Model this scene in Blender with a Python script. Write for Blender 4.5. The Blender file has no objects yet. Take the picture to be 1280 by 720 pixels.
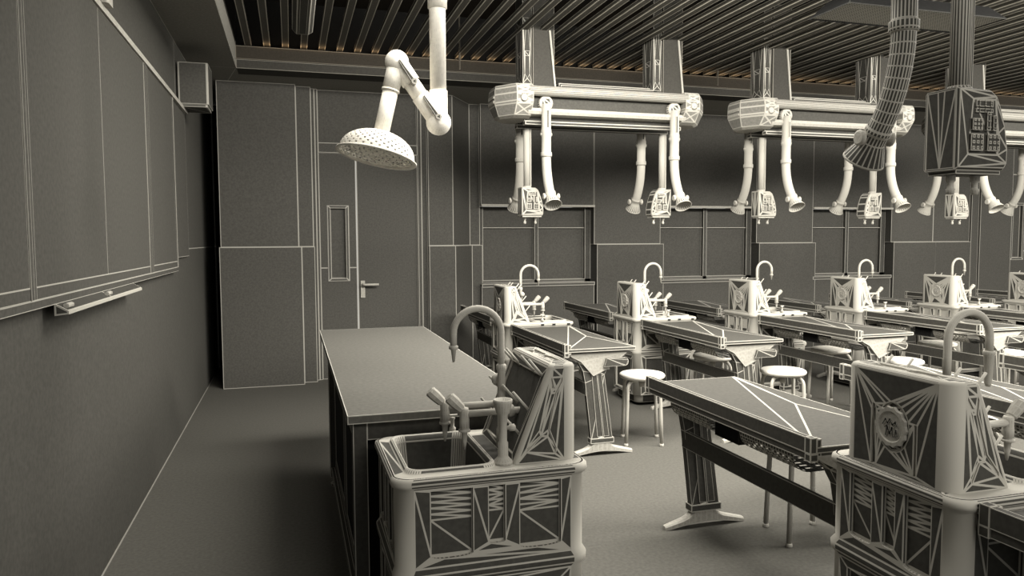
import bpy, bmesh, math
from mathutils import Vector, Matrix
PI = math.pi
scn = bpy.context.scene
COL = scn.collection
CAM = Vector((0, 0, 1.46))
F_PX = 925.7
YAW, PITCH, ROLL = .28953, -.06586, -.005025

# ------------------------------------------------------------------ materials
def clay(name, base, wire=(.80, .775, .715), rough=.75, noise=.0):
    m = bpy.data.materials.new(name); m.use_nodes = True
    nt = m.node_tree; N = nt.nodes; L = nt.links
    b = N['Principled BSDF']; b.inputs['Roughness'].default_value = rough
    b.inputs['Specular IOR Level'].default_value = .25
    a = N.new('ShaderNodeAttribute'); a.attribute_type = 'GEOMETRY'; a.attribute_name = 'edge_dist'
    w = N.new('ShaderNodeAttribute'); w.attribute_type = 'OBJECT'; w.attribute_name = 'wire'
    s = N.new('ShaderNodeSeparateColor'); L.new(a.outputs['Color'], s.inputs[0])
    def mn(x, y):
        n = N.new('ShaderNodeMath'); n.operation = 'MINIMUM'; L.new(x, n.inputs[0]); L.new(y, n.inputs[1]); return n.outputs[0]
    d = mn(mn(s.outputs[0], s.outputs[1]), mn(s.outputs[2], a.outputs['Alpha']))
    lt = N.new('ShaderNodeMath'); lt.operation = 'LESS_THAN'; L.new(d, lt.inputs[0]); L.new(w.outputs['Fac'], lt.inputs[1])
    mx = N.new('ShaderNodeMix'); mx.data_type = 'RGBA'
    L.new(lt.outputs[0], mx.inputs['Factor'])
    mx.inputs['B'].default_value = (*wire, 1)
    tc = N.new('ShaderNodeTexCoord'); nz = N.new('ShaderNodeTexNoise'); nz.inputs['Scale'].default_value = 60
    nz.inputs['Detail'].default_value = 3
    L.new(tc.outputs['Object'], nz.inputs['Vector'])
    cr = N.new('ShaderNodeValToRGB')
    k0, k1 = 1 - .16 - noise, 1 + .16 + noise
    cr.color_ramp.elements[0].position = .3; cr.color_ramp.elements[1].position = .7
    cr.color_ramp.elements[0].color = (base[0]*k0, base[1]*k0, base[2]*k0, 1)
    cr.color_ramp.elements[1].color = (base[0]*k1, base[1]*k1, base[2]*k1, 1)
    L.new(nz.outputs['Fac'], cr.inputs[0]); L.new(cr.outputs[0], mx.inputs['A'])
    L.new(mx.outputs['Result'], b.inputs['Base Color'])
    return m
WIRE = (.385, .372, .336)
M_WALL = clay('grey_wall_paint', (.062, .060, .054), (.33, .32, .29))
M_FLOOR = clay('grey_floor', (.088, .085, .076), (.26, .25, .23))
M_CEIL = clay('dark_fascia', (.032, .027, .020), (.15, .135, .11))
M_SLAT = clay('slat_grey', (.060, .056, .047), (.36, .34, .29))
M_TRIM = clay('trim_grey', (.040, .038, .033), (.2, .19, .165))
M_SOFF = clay('soffit_paint', (.23, .222, .20), (.42, .405, .37))
M_MID = clay('mid_grey_casting', (.17, .165, .15), WIRE)
M_VOID = clay('black_void', (.008, .008, .0075), (.02, .02, .02))
M_GREY = clay('grey_laminate', (.050, .0485, .043), WIRE)
M_TOP = clay('grey_worktop', (.060, .058, .052), WIRE)
M_TABLE = clay('grey_table_top', (.094, .091, .082), (.42, .41, .37))
M_DARK = clay('charcoal_laminate', (.052, .050, .044), WIRE)
M_BLACK = clay('black_plastic', (.010, .010, .010), (.03, .03, .028))
M_BLACK.node_tree.nodes['Principled BSDF'].inputs['Specular IOR Level'].default_value = .02
M_PALE = clay('pale_enamel', (.335, .323, .292), WIRE)
M_WHITE = clay('white_enamel', (.72, .695, .63), (.75, .72, .66))
M_STOOL = clay('stool_seat', (.60, .58, .53), (.62, .60, .55))

# ------------------------------------------------------------------ mesh building
class MB:
    def __init__(s): s.bm = bmesh.new()
    def f(s, pts, sm=False):
        try:
            fc = s.bm.faces.new([s.bm.verts.new(p) for p in pts]); fc.smooth = sm; return fc
        except ValueError: return None
    def box(s, x0, x1, y0, y1, z0, z1, mat=None):
        P = [Vector(p) for p in ((x0,y0,z0),(x1,y0,z0),(x1,y1,z0),(x0,y1,z0),(x0,y0,z1),(x1,y0,z1),(x1,y1,z1),(x0,y1,z1))]
        if mat: P = [mat @ p for p in P]
        for q in ((0,3,2,1),(4,5,6,7),(0,1,5,4),(1,2,6,5),(2,3,7,6),(3,0,4,7)): s.f([P[i] for i in q])
        return s
    def loft(s, loops, cap0=True, cap1=True, sm=False, skip=None):
        n = len(loops[0])
        for a, b in zip(loops, loops[1:]):
            for i in range(n):
                j = (i+1) % n
                if skip and skip(i): continue
                s.f([a[i], a[j], b[j], b[i]], sm)
        if cap0: s.f(list(reversed(loops[0])))
        if cap1: s.f(loops[-1])
        return s
    def tube(s, path, r, seg=10, cap=True, sm=True):
        path = [Vector(p) for p in path]; n = len(path)
        rs = r if isinstance(r, (list, tuple)) else [r]*n
        loops = []; up = None
        for i, p in enumerate(path):
            t = ((path[min(i+1, n-1)] - path[i]).normalized() + (path[i] - path[max(i-1, 0)]).normalized()).normalized()
            if up is None:
                up = Vector((0,0,1)) if abs(t.z) < .9 else Vector((1,0,0))
            a = (up - t*up.dot(t)).normalized(); up = a; b = t.cross(a)
            loops.append([p + (a*math.cos(2*PI*k/seg) + b*math.sin(2*PI*k/seg))*rs[i] for k in range(seg)])
        return s.loft(loops, cap, cap, sm)
    def lathe(s, prof, seg=20, mat=None, sm=True, cap0=True, cap1=True):
        mat = mat or Matrix()
        loops = [[mat @ Vector((r*math.cos(2*PI*k/seg), r*math.sin(2*PI*k/seg), z)) for k in range(seg)] for r, z in prof]
        return s.loft(loops, cap0, cap1, sm)
    def prism(s, poly, to3, a, b):
        """poly 2-D, to3(u,v,w)->point; extruded from w=a to w=b"""
        la = [Vector(to3(u, v, a)) for u, v in poly]; lb = [Vector(to3(u, v, b)) for u, v in poly]
        return s.loft([la, lb])
    def panel(s, quad, holes, depth=.01, floor=True, sub=0):
        """flat quad (four points, counter-clockwise) with recessed holes given in its own 0..1 coordinates"""
        P = [Vector(p) for p in quad]
        nrm = (P[1]-P[0]).cross(P[3]-P[0]).normalized()
        def at(u, v): return P[0]*(1-u)*(1-v) + P[1]*u*(1-v) + P[2]*u*v + P[3]*(1-u)*v
        t = bmesh.new()
        def loop(pts):
            vs = [t.verts.new(p) for p in pts]
            return [t.edges.new((vs[i], vs[(i+1) % len(vs)])) for i in range(len(vs))]
        E = loop(P); H = [[at(u, v) for u, v in h] for h in holes]
        for h in H: E += loop(h)
        bmesh.ops.triangle_fill(t, use_beauty=False, use_dissolve=False, edges=E, normal=nrm)
        for fc in t.faces: s.f([v.co.copy() for v in fc.verts])
        t.free()
        for h in H:
            low = [p - nrm*depth for p in h]
            for i in range(len(h)):
                j = (i+1) % len(h); s.f([h[i], h[j], low[j], low[i]])
            if floor:
                L = max((low[(i+1) % len(low)]-low[i]).length for i in range(len(low)))
                fine = []
                for i in range(len(low)):
                    a, b = low[i], low[(i+1) % len(low)]; fine.append(a)
                    if sub and (b-a).length > .55*L:
                        lo_, hi_ = (0.0, .55) if a.z > b.z else (.45, 1.0)
                        fine += [a.lerp(b, lo_+(hi_-lo_)*k/sub) for k in range(1, sub)]
                if sub:
                    t = bmesh.new(); vs = [t.verts.new(p) for p in fine]
                    E = [t.edges.new((vs[i], vs[(i+1) % len(vs)])) for i in range(len(vs))]
                    bmesh.ops.triangle_fill(t, use_beauty=False, use_dissolve=False, edges=E, normal=nrm)
                    for fc in t.faces: s.f([v.co.copy() for v in fc.verts])
                    t.free()
                else: s.f(low)
        return s
    def done(s, name, mat, parent=None, wire=None, weld=True, hide=None):
        bm = s.bm
        if weld: bmesh.ops.remove_doubles(bm, verts=bm.verts, dist=2e-5)
        ng = [f for f in bm.faces if len(f.verts) > 4]
        if ng: bmesh.ops.triangulate(bm, faces=ng, ngon_method='EAR_CLIP')
        bmesh.ops.recalc_face_normals(bm, faces=bm.faces)
        lay = bm.loops.layers.float_color.new('edge_dist')
        for f in bm.faces:
            vs = [v.co for v in f.verts]; n = len(vs)
            ed = []
            for i in range(n):
                d = vs[(i+1) % n] - vs[i]; L = d.length
                if hide and hide(vs[i], vs[(i+1) % n]): continue
                ed.append((vs[i], d/L if L > 1e-9 else Vector((1,0,0))))
            for lp in f.loops:
                p = lp.vert.co; q = []
                for a, d in ed:
                    r = p - a; q.append((r - d*r.dot(d)).length)
                while len(q) < 4: q.append(9.0)
                lp[lay] = q
        me = bpy.data.meshes.new(name); bm.to_mesh(me); bm.free()
        me.materials.append(mat)
        o = bpy.data.objects.new(name, me); COL.objects.link(o)
        if parent is not None: o.parent = parent
        o['wire'] = wire if wire is not None else .003
        return o

def rrect(x0, x1, y0, y1, z, r, seg=8, rb=None):
    """rounded rectangle loop (counter-clockwise); r may be four radii for corners (x0y0),(x1y0),(x1y1),(x0y1)"""
    r = r if isinstance(r, (tuple, list)) else (r,)*4
    out = []
    for (cx, cy, a0, q) in ((x0+r[0], y0+r[0], PI, r[0]), (x1-r[1], y0+r[1], 1.5*PI, r[1]), (x1-r[2], y1-r[2], 0, r[2]), (x0+r[3], y1-r[3], .5*PI, r[3])):
        for k in range(seg+1):
            a = a0 + .5*PI*k/seg; out.append(Vector((cx+q*math.cos(a), cy+q*math.sin(a), z)))
    return out
def arc(cx, cy, r, a0, a1, n): return [(cx+r*math.cos(a0+(a1-a0)*k/n), cy+r*math.sin(a0+(a1-a0)*k/n)) for k in range(n+1)]
def slot(u0, u1, v0, v1, asp=1.0, n=6, top=True):
    """U-shaped slot outline: rounded bottom corners"""
    r = min((u1-u0)*.42, .5); rv = r*asp
    p = [(u0+r-r*math.cos(a), v0+rv-rv*math.sin(a)) for a in [PI/2*k/n for k in range(n+1)]]
    p += [(u1-r+r*math.sin(a), v0+rv-rv*math.cos(a)) for a in [PI/2*k/n for k in range(n+1)]]
    p += [(u1, v1), (u0, v1)]
    return p

def thing(name, label, cat, loc=(0,0,0), rotz=0, group=None):
    o = bpy.data.objects.new(name, None); COL.objects.link(o)
    o.location = loc; o.rotation_euler = (0, 0, rotz); o.empty_display_size = .1
    o['label'] = label; o['category'] = cat
    if group: o['group'] = group
    return o
def tag(o, label, cat, group=None):
    o['label'] = label; o['category'] = cat
    if group: o['group'] = group
    return o
def struct(o):
    o['kind'] = 'structure'; return o
def kids(o): return [c for c in ALLKIDS() if c.parent == o]
def ALLKIDS(): return bpy.data.objects
def wire_for(p, k=1.0): return k * max(.6, (Vector(p) - CAM).length) / F_PX
def set_wire(root, w):
    for c in kids(root):
        c['wire'] = w * c.get('wk', 1.0); set_wire(c, w)
def dup(root, loc, label, wire, rotz=None):
    r = root.copy(); COL.objects.link(r); r.location = loc; r['label'] = label
    if rotz is not None: r.rotation_euler = (0, 0, rotz)
    for ch in kids(root):
        c = ch.copy(); COL.objects.link(c); c.parent = r; c['wire'] = wire * ch.get('wk', 1.0)
        for g in kids(ch):
            d = g.copy(); COL.objects.link(d); d.parent = c; d['wire'] = wire * g.get('wk', 1.0)
    return r
def rod_mat(a, b):
    a = Vector(a); b = Vector(b); z = (b-a).normalized()
    return Matrix.Translation(a) @ z.to_track_quat('Z', 'Y').to_matrix().to_4x4()

# ------------------------------------------------------------------ the room
XL = -.827
YD = 7.95          # door plane
YW = 8.30          # window plane
m = MB(); m.f([(XL,-2,0),(13,-2,0),(13,9.2,0),(XL,9.2,0)])
struct(m.done('floor', M_FLOOR, wire=.006))
m = MB(); m.f([(XL,-2,0),(XL,9.2,0),(XL,9.2,1.394),(XL,-2,1.394)])
m.f([(XL,6.3,1.394),(XL,9.2,1.394),(XL,9.2,3),(XL,6.3,3)]); m.f([(XL,-2,1.394),(XL,6.3,1.394),(XL,6.3,3.0),(XL,-2,3.0)])
wl = m.done('wall_left', M_WALL, wire=.0042); struct(wl)

# back wall: gap closed by a sheet painted in its deep shade, protruding panels, door bay, column, window bays
m = MB(); m.f([(XL,9.2,0),(-.5,9.2,0),(-.5,9.2,3.0),(XL,9.2,3.0)])
struct(m.done('wall_gap', M_VOID, wire=.003))
def bays():
    m = MB()
    m.box(-.655, .078, 7.74, 9.1, 1.394, 3.0)          # upper left panel
    m.box(-.668, .105, 7.72, 9.1, 0, 1.394)            # lower left panel
    m.box(.078, .225, 7.83, 9.0, 1.394, 3.0); m.box(.105, .235, 7.82, 9.0, 0, 1.394)
    m.box(.225, .262, 7.91, 9.0, 0, 3.0)
    m.box(1.355, 1.42, 7.93, 9.0, 0, 3.0)
    m.box(1.42, 1.69, 7.88, 9.0, 1.394, 3.0); m.box(1.42, 1.71, 7.86, 9.0, 0, 1.394)
    m.f([(1.69,7.88,1.394),(1.98,8.34,1.394),(1.98,8.34,3.0),(1.69,7.88,3.0)]); m.f([(1.71,7.86,0),(2.0,8.32,0),(2.0,8.32,1.394),(1.71,7.86,1.394)])
    m.box(1.98, 2.10, 8.34, 9.0, 1.394, 3.0); m.box(2.0, 2.125, 8.32, 9.0, 0, 1.394)
    for x0, x1 in ((3.50, 4.385), (5.76, 6.62), (7.90, 8.62), (8.62, 9.27)):
        m.box(x0, x1, YW-.02, 9.0, 1.394, 3.0); m.box(x0+.03, x1+.035, YW-.045, 9.0, 0, 1.394)
    m.box(9.27, 9.40, YW-.05, 9.0, 0, 3.0); m.box(9.40, 9.98, YW-.08, 9.0, 0, 3.0)
    m.box(11.2, 13, YW-.05, 9.0, 0, 3.0); m.box(9.98, 11.2, YW, 9.0, 2.36, 3.0)
    return m.done('wall_back', M_WALL, wire=.0062)
struct(bays())
for n, (x0, x1) in enumerate(((2.10, 3.50), (4.385, 5.76), (6.62, 7.90)), 1):
    m = MB(); m.box(x0, x1, YW-.01, 8.6, 1.855, 3.0); m.box(x0, x1, YW-.03, 8.6, 0, .905)
    w = struct(m.done('window_%d' % n, M_WALL, wire=.006))
    m = MB(); m.box(x0, x1, YW-.05, YW+.03, 1.838, 1.862); m.done('window_head', M_PALE, w, .003)
    m = MB(); m.box(x0, x1, YW-.05, YW+.12, .905, .945); m.done('window_sill', M_WALL, w, .008)
    yb = YW+.14; xm = x0 + (x1-x0)*.5
    m = MB()
    for a, b in ((x0+.0, x0+.05), (xm-.02, xm+.03), (x1-.075, x1)):
        m.box(a, b, yb-.05, yb+.03, .945, 1.84)
    m.box(x0, x1, yb-.05, yb+.03, .945, .975)
    m.done('window_frame', M_WALL, w, .0062)
    m = MB(); m.box(x0, x1, yb-.035, yb+.03, 1.59, 1.598); m.done('transom', M_PALE, w, .003)
    for a, b in ((x0+.05, xm-.02), (xm+.03, x1-.075)):
        m = MB(); m.f([(a,yb,.975),(b,yb,.975),(b,yb,1.84),(a,yb,1.84)]); m.done('pane', M_WALL, w, .004)

def lever_handle(parent, x, y, z):
    m = MB(); m.box(x-.022, x+.022, y-.012, y, z-.14, z+.04); h = m.done('door_handle', M_PALE, parent, .002)
    m = MB(); m.tube([(x,y-.01,z),(x,y-.06,z),(x+.02,y-.065,z),(x+.16,y-.065,z)], .012, 8); m.done('lever', M_PALE, h, .002)
    m = MB(); m.lathe([(.012,-.02),(.012,.0)], 8, Matrix.Translation((x,y-.01,z-.1)) @ Matrix.Rotation(PI/2,4,'X')); m.done('key_cylinder', M_PALE, h, .002)
# door at the back
x0, x1 = .262, 1.355
m = MB()
m.box(x0, x0+.03, 7.92, 8.1, 0, 3.0); m.box(x1-.04, x1, 7.92, 8.1, 0, 3.0)
m.box(x0+.03, x1-.04, 7.93, 8.1, 2.36, 2.46)
d1 = struct(m.done('door_1', M_WALL, wire=.0058))
m = MB(); m.box(x0+.03, x1-.04, 7.96, 8.0, 2.46, 3.0); m.done('transom_panel', M_WALL, d1, .006)
xa = .665
def leaf_with_slot(parent, xa, xb, y, zt, v, zm, wire):
    m = MB(); vx0, vx1, vz0, vz1 = v
    F4 = lambda a, b, c, d: m.f([(a,y,c),(b,y,c),(b,y,d),(a,y,d)])
    F4(xa, xb, 0, vz0); F4(xa, vx0, vz0, zm); F4(vx1, xb, vz0, zm); F4(xa, vx0, zm, vz1); F4(vx1, xb, zm, vz1); F4(xa, xb, vz1, zt)
    hide = lambda p, q: abs(p.z-q.z) < 1e-6 and (abs(p.z-vz0) < 1e-6 or abs(p.z-vz1) < 1e-6)
    m.done('door_leaf', M_WALL, parent, wire, hide=hide)
    m = MB(); a, b = vx1-vx0, vz1-vz0
    o = [Vector((x,y-.01,z)) for x, z in ((vx0,vz0),(vx1,vz0),(vx1,vz1),(vx0,vz1))]; t = .14*a
    i = [Vector((x,y-.01,z)) for x, z in ((vx0+t,vz0+t),(vx1-t,vz0+t),(vx1-t,vz1-t),(vx0+t,vz1-t))]; k = [p+Vector((0,.05,0)) for p in i]
    m.loft([o, i, k], False, True); m.done('vision_panel', M_WALL, parent, wire)
# left leaf with its vision slot
leaf_with_slot(d1, x0+.03, xa, 7.95, 2.36, (.372, .585, 1.03, 1.82), 1.17, .0055)
m = MB(); m.f([(xa+.008,7.95,0),(x1-.04,7.95,0),(x1-.04,7.95,2.36),(xa+.008,7.95,2.36)]); lf = m.done('door_leaf', M_WALL, d1, .0075)
lever_handle(d1, xa+.055, 7.945, .99)
# second door at the right end
m = MB(); m.box(9.98, 10.03, 8.27, 8.4, 0, 2.36); m.box(11.12, 11.2, 8.27, 8.4, 0, 2.36)
d2 = struct(m.done('door_2', M_WALL, wire=.007))
leaf_with_slot(d2, 10.03, 11.12, 8.3, 2.36, (10.06, 10.31, 1.12, 1.95), 1.25, .007)

# ceiling: soffit border, recess fascia, slats, dark slab
m = MB()
m.f([(XL,-2,3.0),(-.43,-2,3.0),(-.43,7.15,3.0),(XL,7.15,3.0)])
m.f([(XL,7.15,3.0),(-.43,7.15,3.0),(13,7.15,3.0),(13,9.2,3.0),(XL,9.2,3.0)])
m.f([(-.43,-2,3.0),(-.43,7.15,3.0),(-.43,7.15,3.24),(-.43,-2,3.24)])
cl = struct(m.done('ceiling', M_SOFF, wire=.004))
m = MB(); m.box(-.43, 13, 7.12, 7.15, 3.075, 3.19)
struct(m.done('trim_1', M_CEIL, wire=.005))
m = MB(); m.box(-.43, 13, 7.14, 7.4, 2.996, 3.075); struct(m.done('trim_2', M_TRIM, wire=.005))
m = MB()
x = -.352
while x < 13:
    m.box(x, x+.058, -1.5, 7.14, 3.20, 3.235); x += .1595
m.done('slats', M_SLAT, cl, wire=.0058, weld=False)
m = MB(); m.f([(XL,-2,3.62),(13,-2,3.62),(13,9.2,3.62),(XL,9.2,3.62)]); m.f([(-.43,7.2,3.19),(13,7.2,3.19),(13,7.2,3.62),(-.43,7.2,3.62)]); m.f([(-.43,-2,3.24),(-.43,7.2,3.24),(-.43,7.2,3.62),(-.43,-2,3.62)])
m.done('ceiling_void', M_VOID, cl, wire=.002)
# thin droppers beside the slats
m = MB()
for xx in (1.55, 4.3, 6.6, 8.9): m.box(xx, xx+.012, 6.9, 6.912, 3.05, 3.6)
m.done('dropper', M_CEIL, cl, wire=.003)

# ------------------------------------------------------------------ things on the left wall
XB = -.79; KB = XB/XL
def by(y): return y*KB
def bz(z): return 1.46+(z-1.46)*KB
wb = thing('sliding_whiteboard', 'long grey sliding writing board in thin pale frames along the left wall', 'board', (XB, 3.5, 1.0))
O = Vector((XB, 3.5, 1.0))
def wbq(m, y0, y1, z0, z1, x=0.0):
    m.box(-.035+x, x, by(y0)-O.y, by(y1)-O.y, bz(z0)-O.z, bz(z1)-O.z)
ZT = 2.535
for k, (a, b) in enumerate(((1.5, 2.79), (2.85, 3.883), (3.883, 4.975), (5.10, 6.12))):
    m = MB(); wbq(m, a, b, 1.305, ZT, .0 if k != 3 else -.004); o = m.done('board_panel', M_WALL, wb, .0026)
m = MB(); wbq(m, 6.16, 6.90, 1.33, 2.55, -.012); m.done('board_panel', M_WALL, wb, .004)
m = MB(); wbq(m, 1.5, 6.12, 1.232, 1.262, .004); wbq(m, 1.5, 6.12, 1.262, 1.305, .0)
m.done('bottom_rail', M_WALL, wb, .0026)
m = MB(); wbq(m, 1.5, 6.9, ZT, ZT+.03, .012); m.done('top_rail', M_PALE, wb, .003)
for a, b in ((2.79, 2.85), (4.975, 5.10), (6.12, 6.16)):
    m = MB()
    mid = (a+b)/2; wbq(m, a, mid, 1.262, ZT, .004); wbq(m, mid, b, 1.262, ZT, .002)
    m.done('stile', M_WALL, wb, .0026)
m = MB()
y0, y1 = 2.90-O.y, 4.22-O.y; z0, z1 = bz(1.195)-O.z, bz(1.236)-O.z; ym = (y0+y1)/2
A, B = [[Vector((0,y,z1)),Vector((.045,y,z0+.012)),Vector((.045,y,z0)),Vector((0,y,z0-.005))] for y in (y0, ym)]
C = [Vector((p.x, y1, p.z)) for p in A]
m.loft([A, B, C]); tr = m.done('pen_tray', M_GREY, wb, .006)
for q in (ym, y0+.06):
    m = MB(); m.tube([(.03,q-.035,z0+.028),(.03,q+.035,z0+.028)], .010, 6); m.done('tray_clip', M_PALE, tr, .003)
m = MB(); m.loft([rrect(-.01,.03,-.05,.05,z,.012,4) for z in (0,.09)])
o = m.done('board_light', M_PALE, None, .004); o.location = (XB+.01, by(3.96), bz(2.565)+.002)
tag(o, 'small pale rounded block sitting on the top rail of the writing board', 'bracket')

m = MB()
L0 = rrect(-.225, 0, 0, .33, 0, .012, 3); m.loft([[p+Vector((0,0,z)) for p in L0] for z in (.02,.34)]); m.loft([[Vector((p.x*.9-.012, p.y*.9+.015, z)) for p in L0] for z in (0,.02)])
sp = m.done('wall_speaker', M_WALL, None, .0045); sp.location = (-.592, 6.35, 2.51)
tag(sp, 'grey box shaped wall speaker hung high at the far end of the left wall', 'speaker')

# linear lamp between the slats
m = MB()
sec = [(-.075,.10),(-.075,.03),(-.045,.0),(.035,0),(.065,.02),(.065,.10)]
m.prism(sec, lambda u,v,w: (u,w,v), -2.2, 0)
lamp = thing('linear_ceiling_lamp', 'long narrow grey lamp housing hanging under the slats at upper left', 'lamp', (.118, 5.5, 2.9))
m.done('housing', M_DARK, lamp, .0055)
m = MB(); m.box(-.03, .02, -2.15, -.03, -.004, 0); m.done('diffuser', M_GREY, lamp, .003)
for y in (-.6, -1.8):
    m = MB(); m.tube([(0,y,.1),(0,y,.40)], .006, 6); m.done('suspension_rod', M_GREY, lamp, .003)

# perforated panel lamp upper right
pl = thing('panel_ceiling_lamp', 'flat perforated ceiling lamp panel with dark sloped sides at upper right', 'lamp', (4.08, 4.18, 2.95))
m = MB(); nx, ny = 66, 18; w2, d2_ = .64, .175
for i in range(nx):
    for j in range(ny):
        xa_, xb_ = -w2+2*w2*i/nx, -w2+2*w2*(i+1)/nx; ya_, yb_ = -d2_+2*d2_*j/ny, -d2_+2*d2_*(j+1)/ny
        m.f([(xa_,ya_,0),(xb_,ya_,0),(xb_,yb_,0),(xa_,yb_,0)])
m.done('perforated_diffuser', M_GREY, pl, .0034)
m = MB(); a = rrect(-.65,.65,-.19,.19,.0,.002,1); b = rrect(-.57,.57,-.12,.12,.09,.002,1); c0 = rrect(-.65,.65,-.19,.19,-.006,.002,1)
m.loft([c0, a, b], cap0=False); m.done('housing', M_BLACK, pl, .002)
for xx in (-.45,.45):
    m = MB(); m.tube([(xx,0,.09),(xx,0,.35)], .006, 6); m.done('suspension_rod', M_GREY, pl, .003)

# ------------------------------------------------------------------ sink unit (local: back face at x=0, basin towards +x, y centred)
SW, SD, SH = .59, .49, .77
HD = SD/2
def cabinet(root):
    m = MB(); r = .052; sg = 15
    def lp(z, d=0.0): return rrect(0-d, SW+d, -HD-d, HD+d, z, r, sg)
    n4 = sg+1
    zs0, zs1 = .50, .735
    flat = {sg, 2*sg+1, 3*sg+2, 4*sg+3}
    lo, hi = lp(zs0), lp(zs1)
    m.loft([lo, hi], False, False, True, skip=lambda i: i in flat)
    sides = [(sg, sg+1), (2*sg+1, 2*sg+2), (3*sg+2, 3*sg+3), (4*sg+3, 0)]
    for k, (i, j) in enumerate(sides):
        asp = .55
        if k in (0, 2): hs = [slot(.10,.36,.10,.97,.35), slot(.46,.565,.22,.97,.5), slot(.66,.93,.10,.97,.35)]
        else: hs = [slot(.11,.34,.12,.97,.35), slot(.45,.57,.2,.97,.5), slot(.66,.90,.06,.97,.35)]
        m.panel([lo[i], lo[j], hi[j], hi[i]], hs, .012, sub=6)
    # shoulder lip, waist ridge, lower body
    m.loft([lp(.735), lp(.742,.008), lp(.752,.012), lp(.765,.010), lp(SH,.002)], False, False, True)
    m.loft([lp(.448), lp(.462,.009), lp(.482,.010), lp(.50)], False, False, True)
    lo2, hi2 = lp(.10), lp(.448)
    m.loft([lo2, hi2], False, False, True, skip=lambda i: i in flat)
    for k, (i, j) in enumerate(sides):
        m.panel([lo2[i], lo2[j], hi2[j], hi2[i]], [[(.10,.08),(.90,.08),(.90,.88),(.10,.92)]], .012)
    m.loft([lp(.03,-.03), lp(.10,-.03)], True, False, True); m.f(lp(.10))
    return m.done('cabinet', M_GREY, root)
def sink_deck(root):
    m = MB()
    bx0, bx1, by0, by1 = .275, SW-.035, -HD+.035, HD-.035
    q = [(0+.052,-HD+.002,SH)]
    outer = rrect(.002, SW-.002, -HD+.002, HD-.002, SH, .05, 10)
    inner = rrect(bx0, bx1, by0, by1, SH, .04, 8)
    t = bmesh.new(); E = []
    for lpz in (outer, inner):
        vs = [t.verts.new(p) for p in lpz]; E += [t.edges.new((vs[i], vs[(i+1) % len(vs)])) for i in range(len(vs))]
    bmesh.ops.triangle_fill(t, use_beauty=False, use_dissolve=False, edges=E, normal=(0,0,1))
    for fc in t.faces: m.f([v.co.copy() for v in fc.verts])
    t.free()
    def il(z, d): return rrect(bx0+d, bx1-d, by0+d, by1-d, z, .04, 8)
    m.loft([il(SH,0), il(SH+.012,.004), il(SH+.012,.012), il(SH-.01,.016)], False, False, True)
    o = m.done('deck', M_GREY, root)
    m = MB(); m.loft([il(SH-.01,.016), il(SH-.22,.03)], False, False, False); m.f(list(il(SH-.22,.03)))
    b = m.done('basin', M_GREY, root)
    m = MB(); m.lathe([(.025,SH-.219),(.02,SH-.212),(.012,SH-.216)], 12, Matrix.Translation((.42,0,0))); m.done('drain', M_PALE, b)
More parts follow.
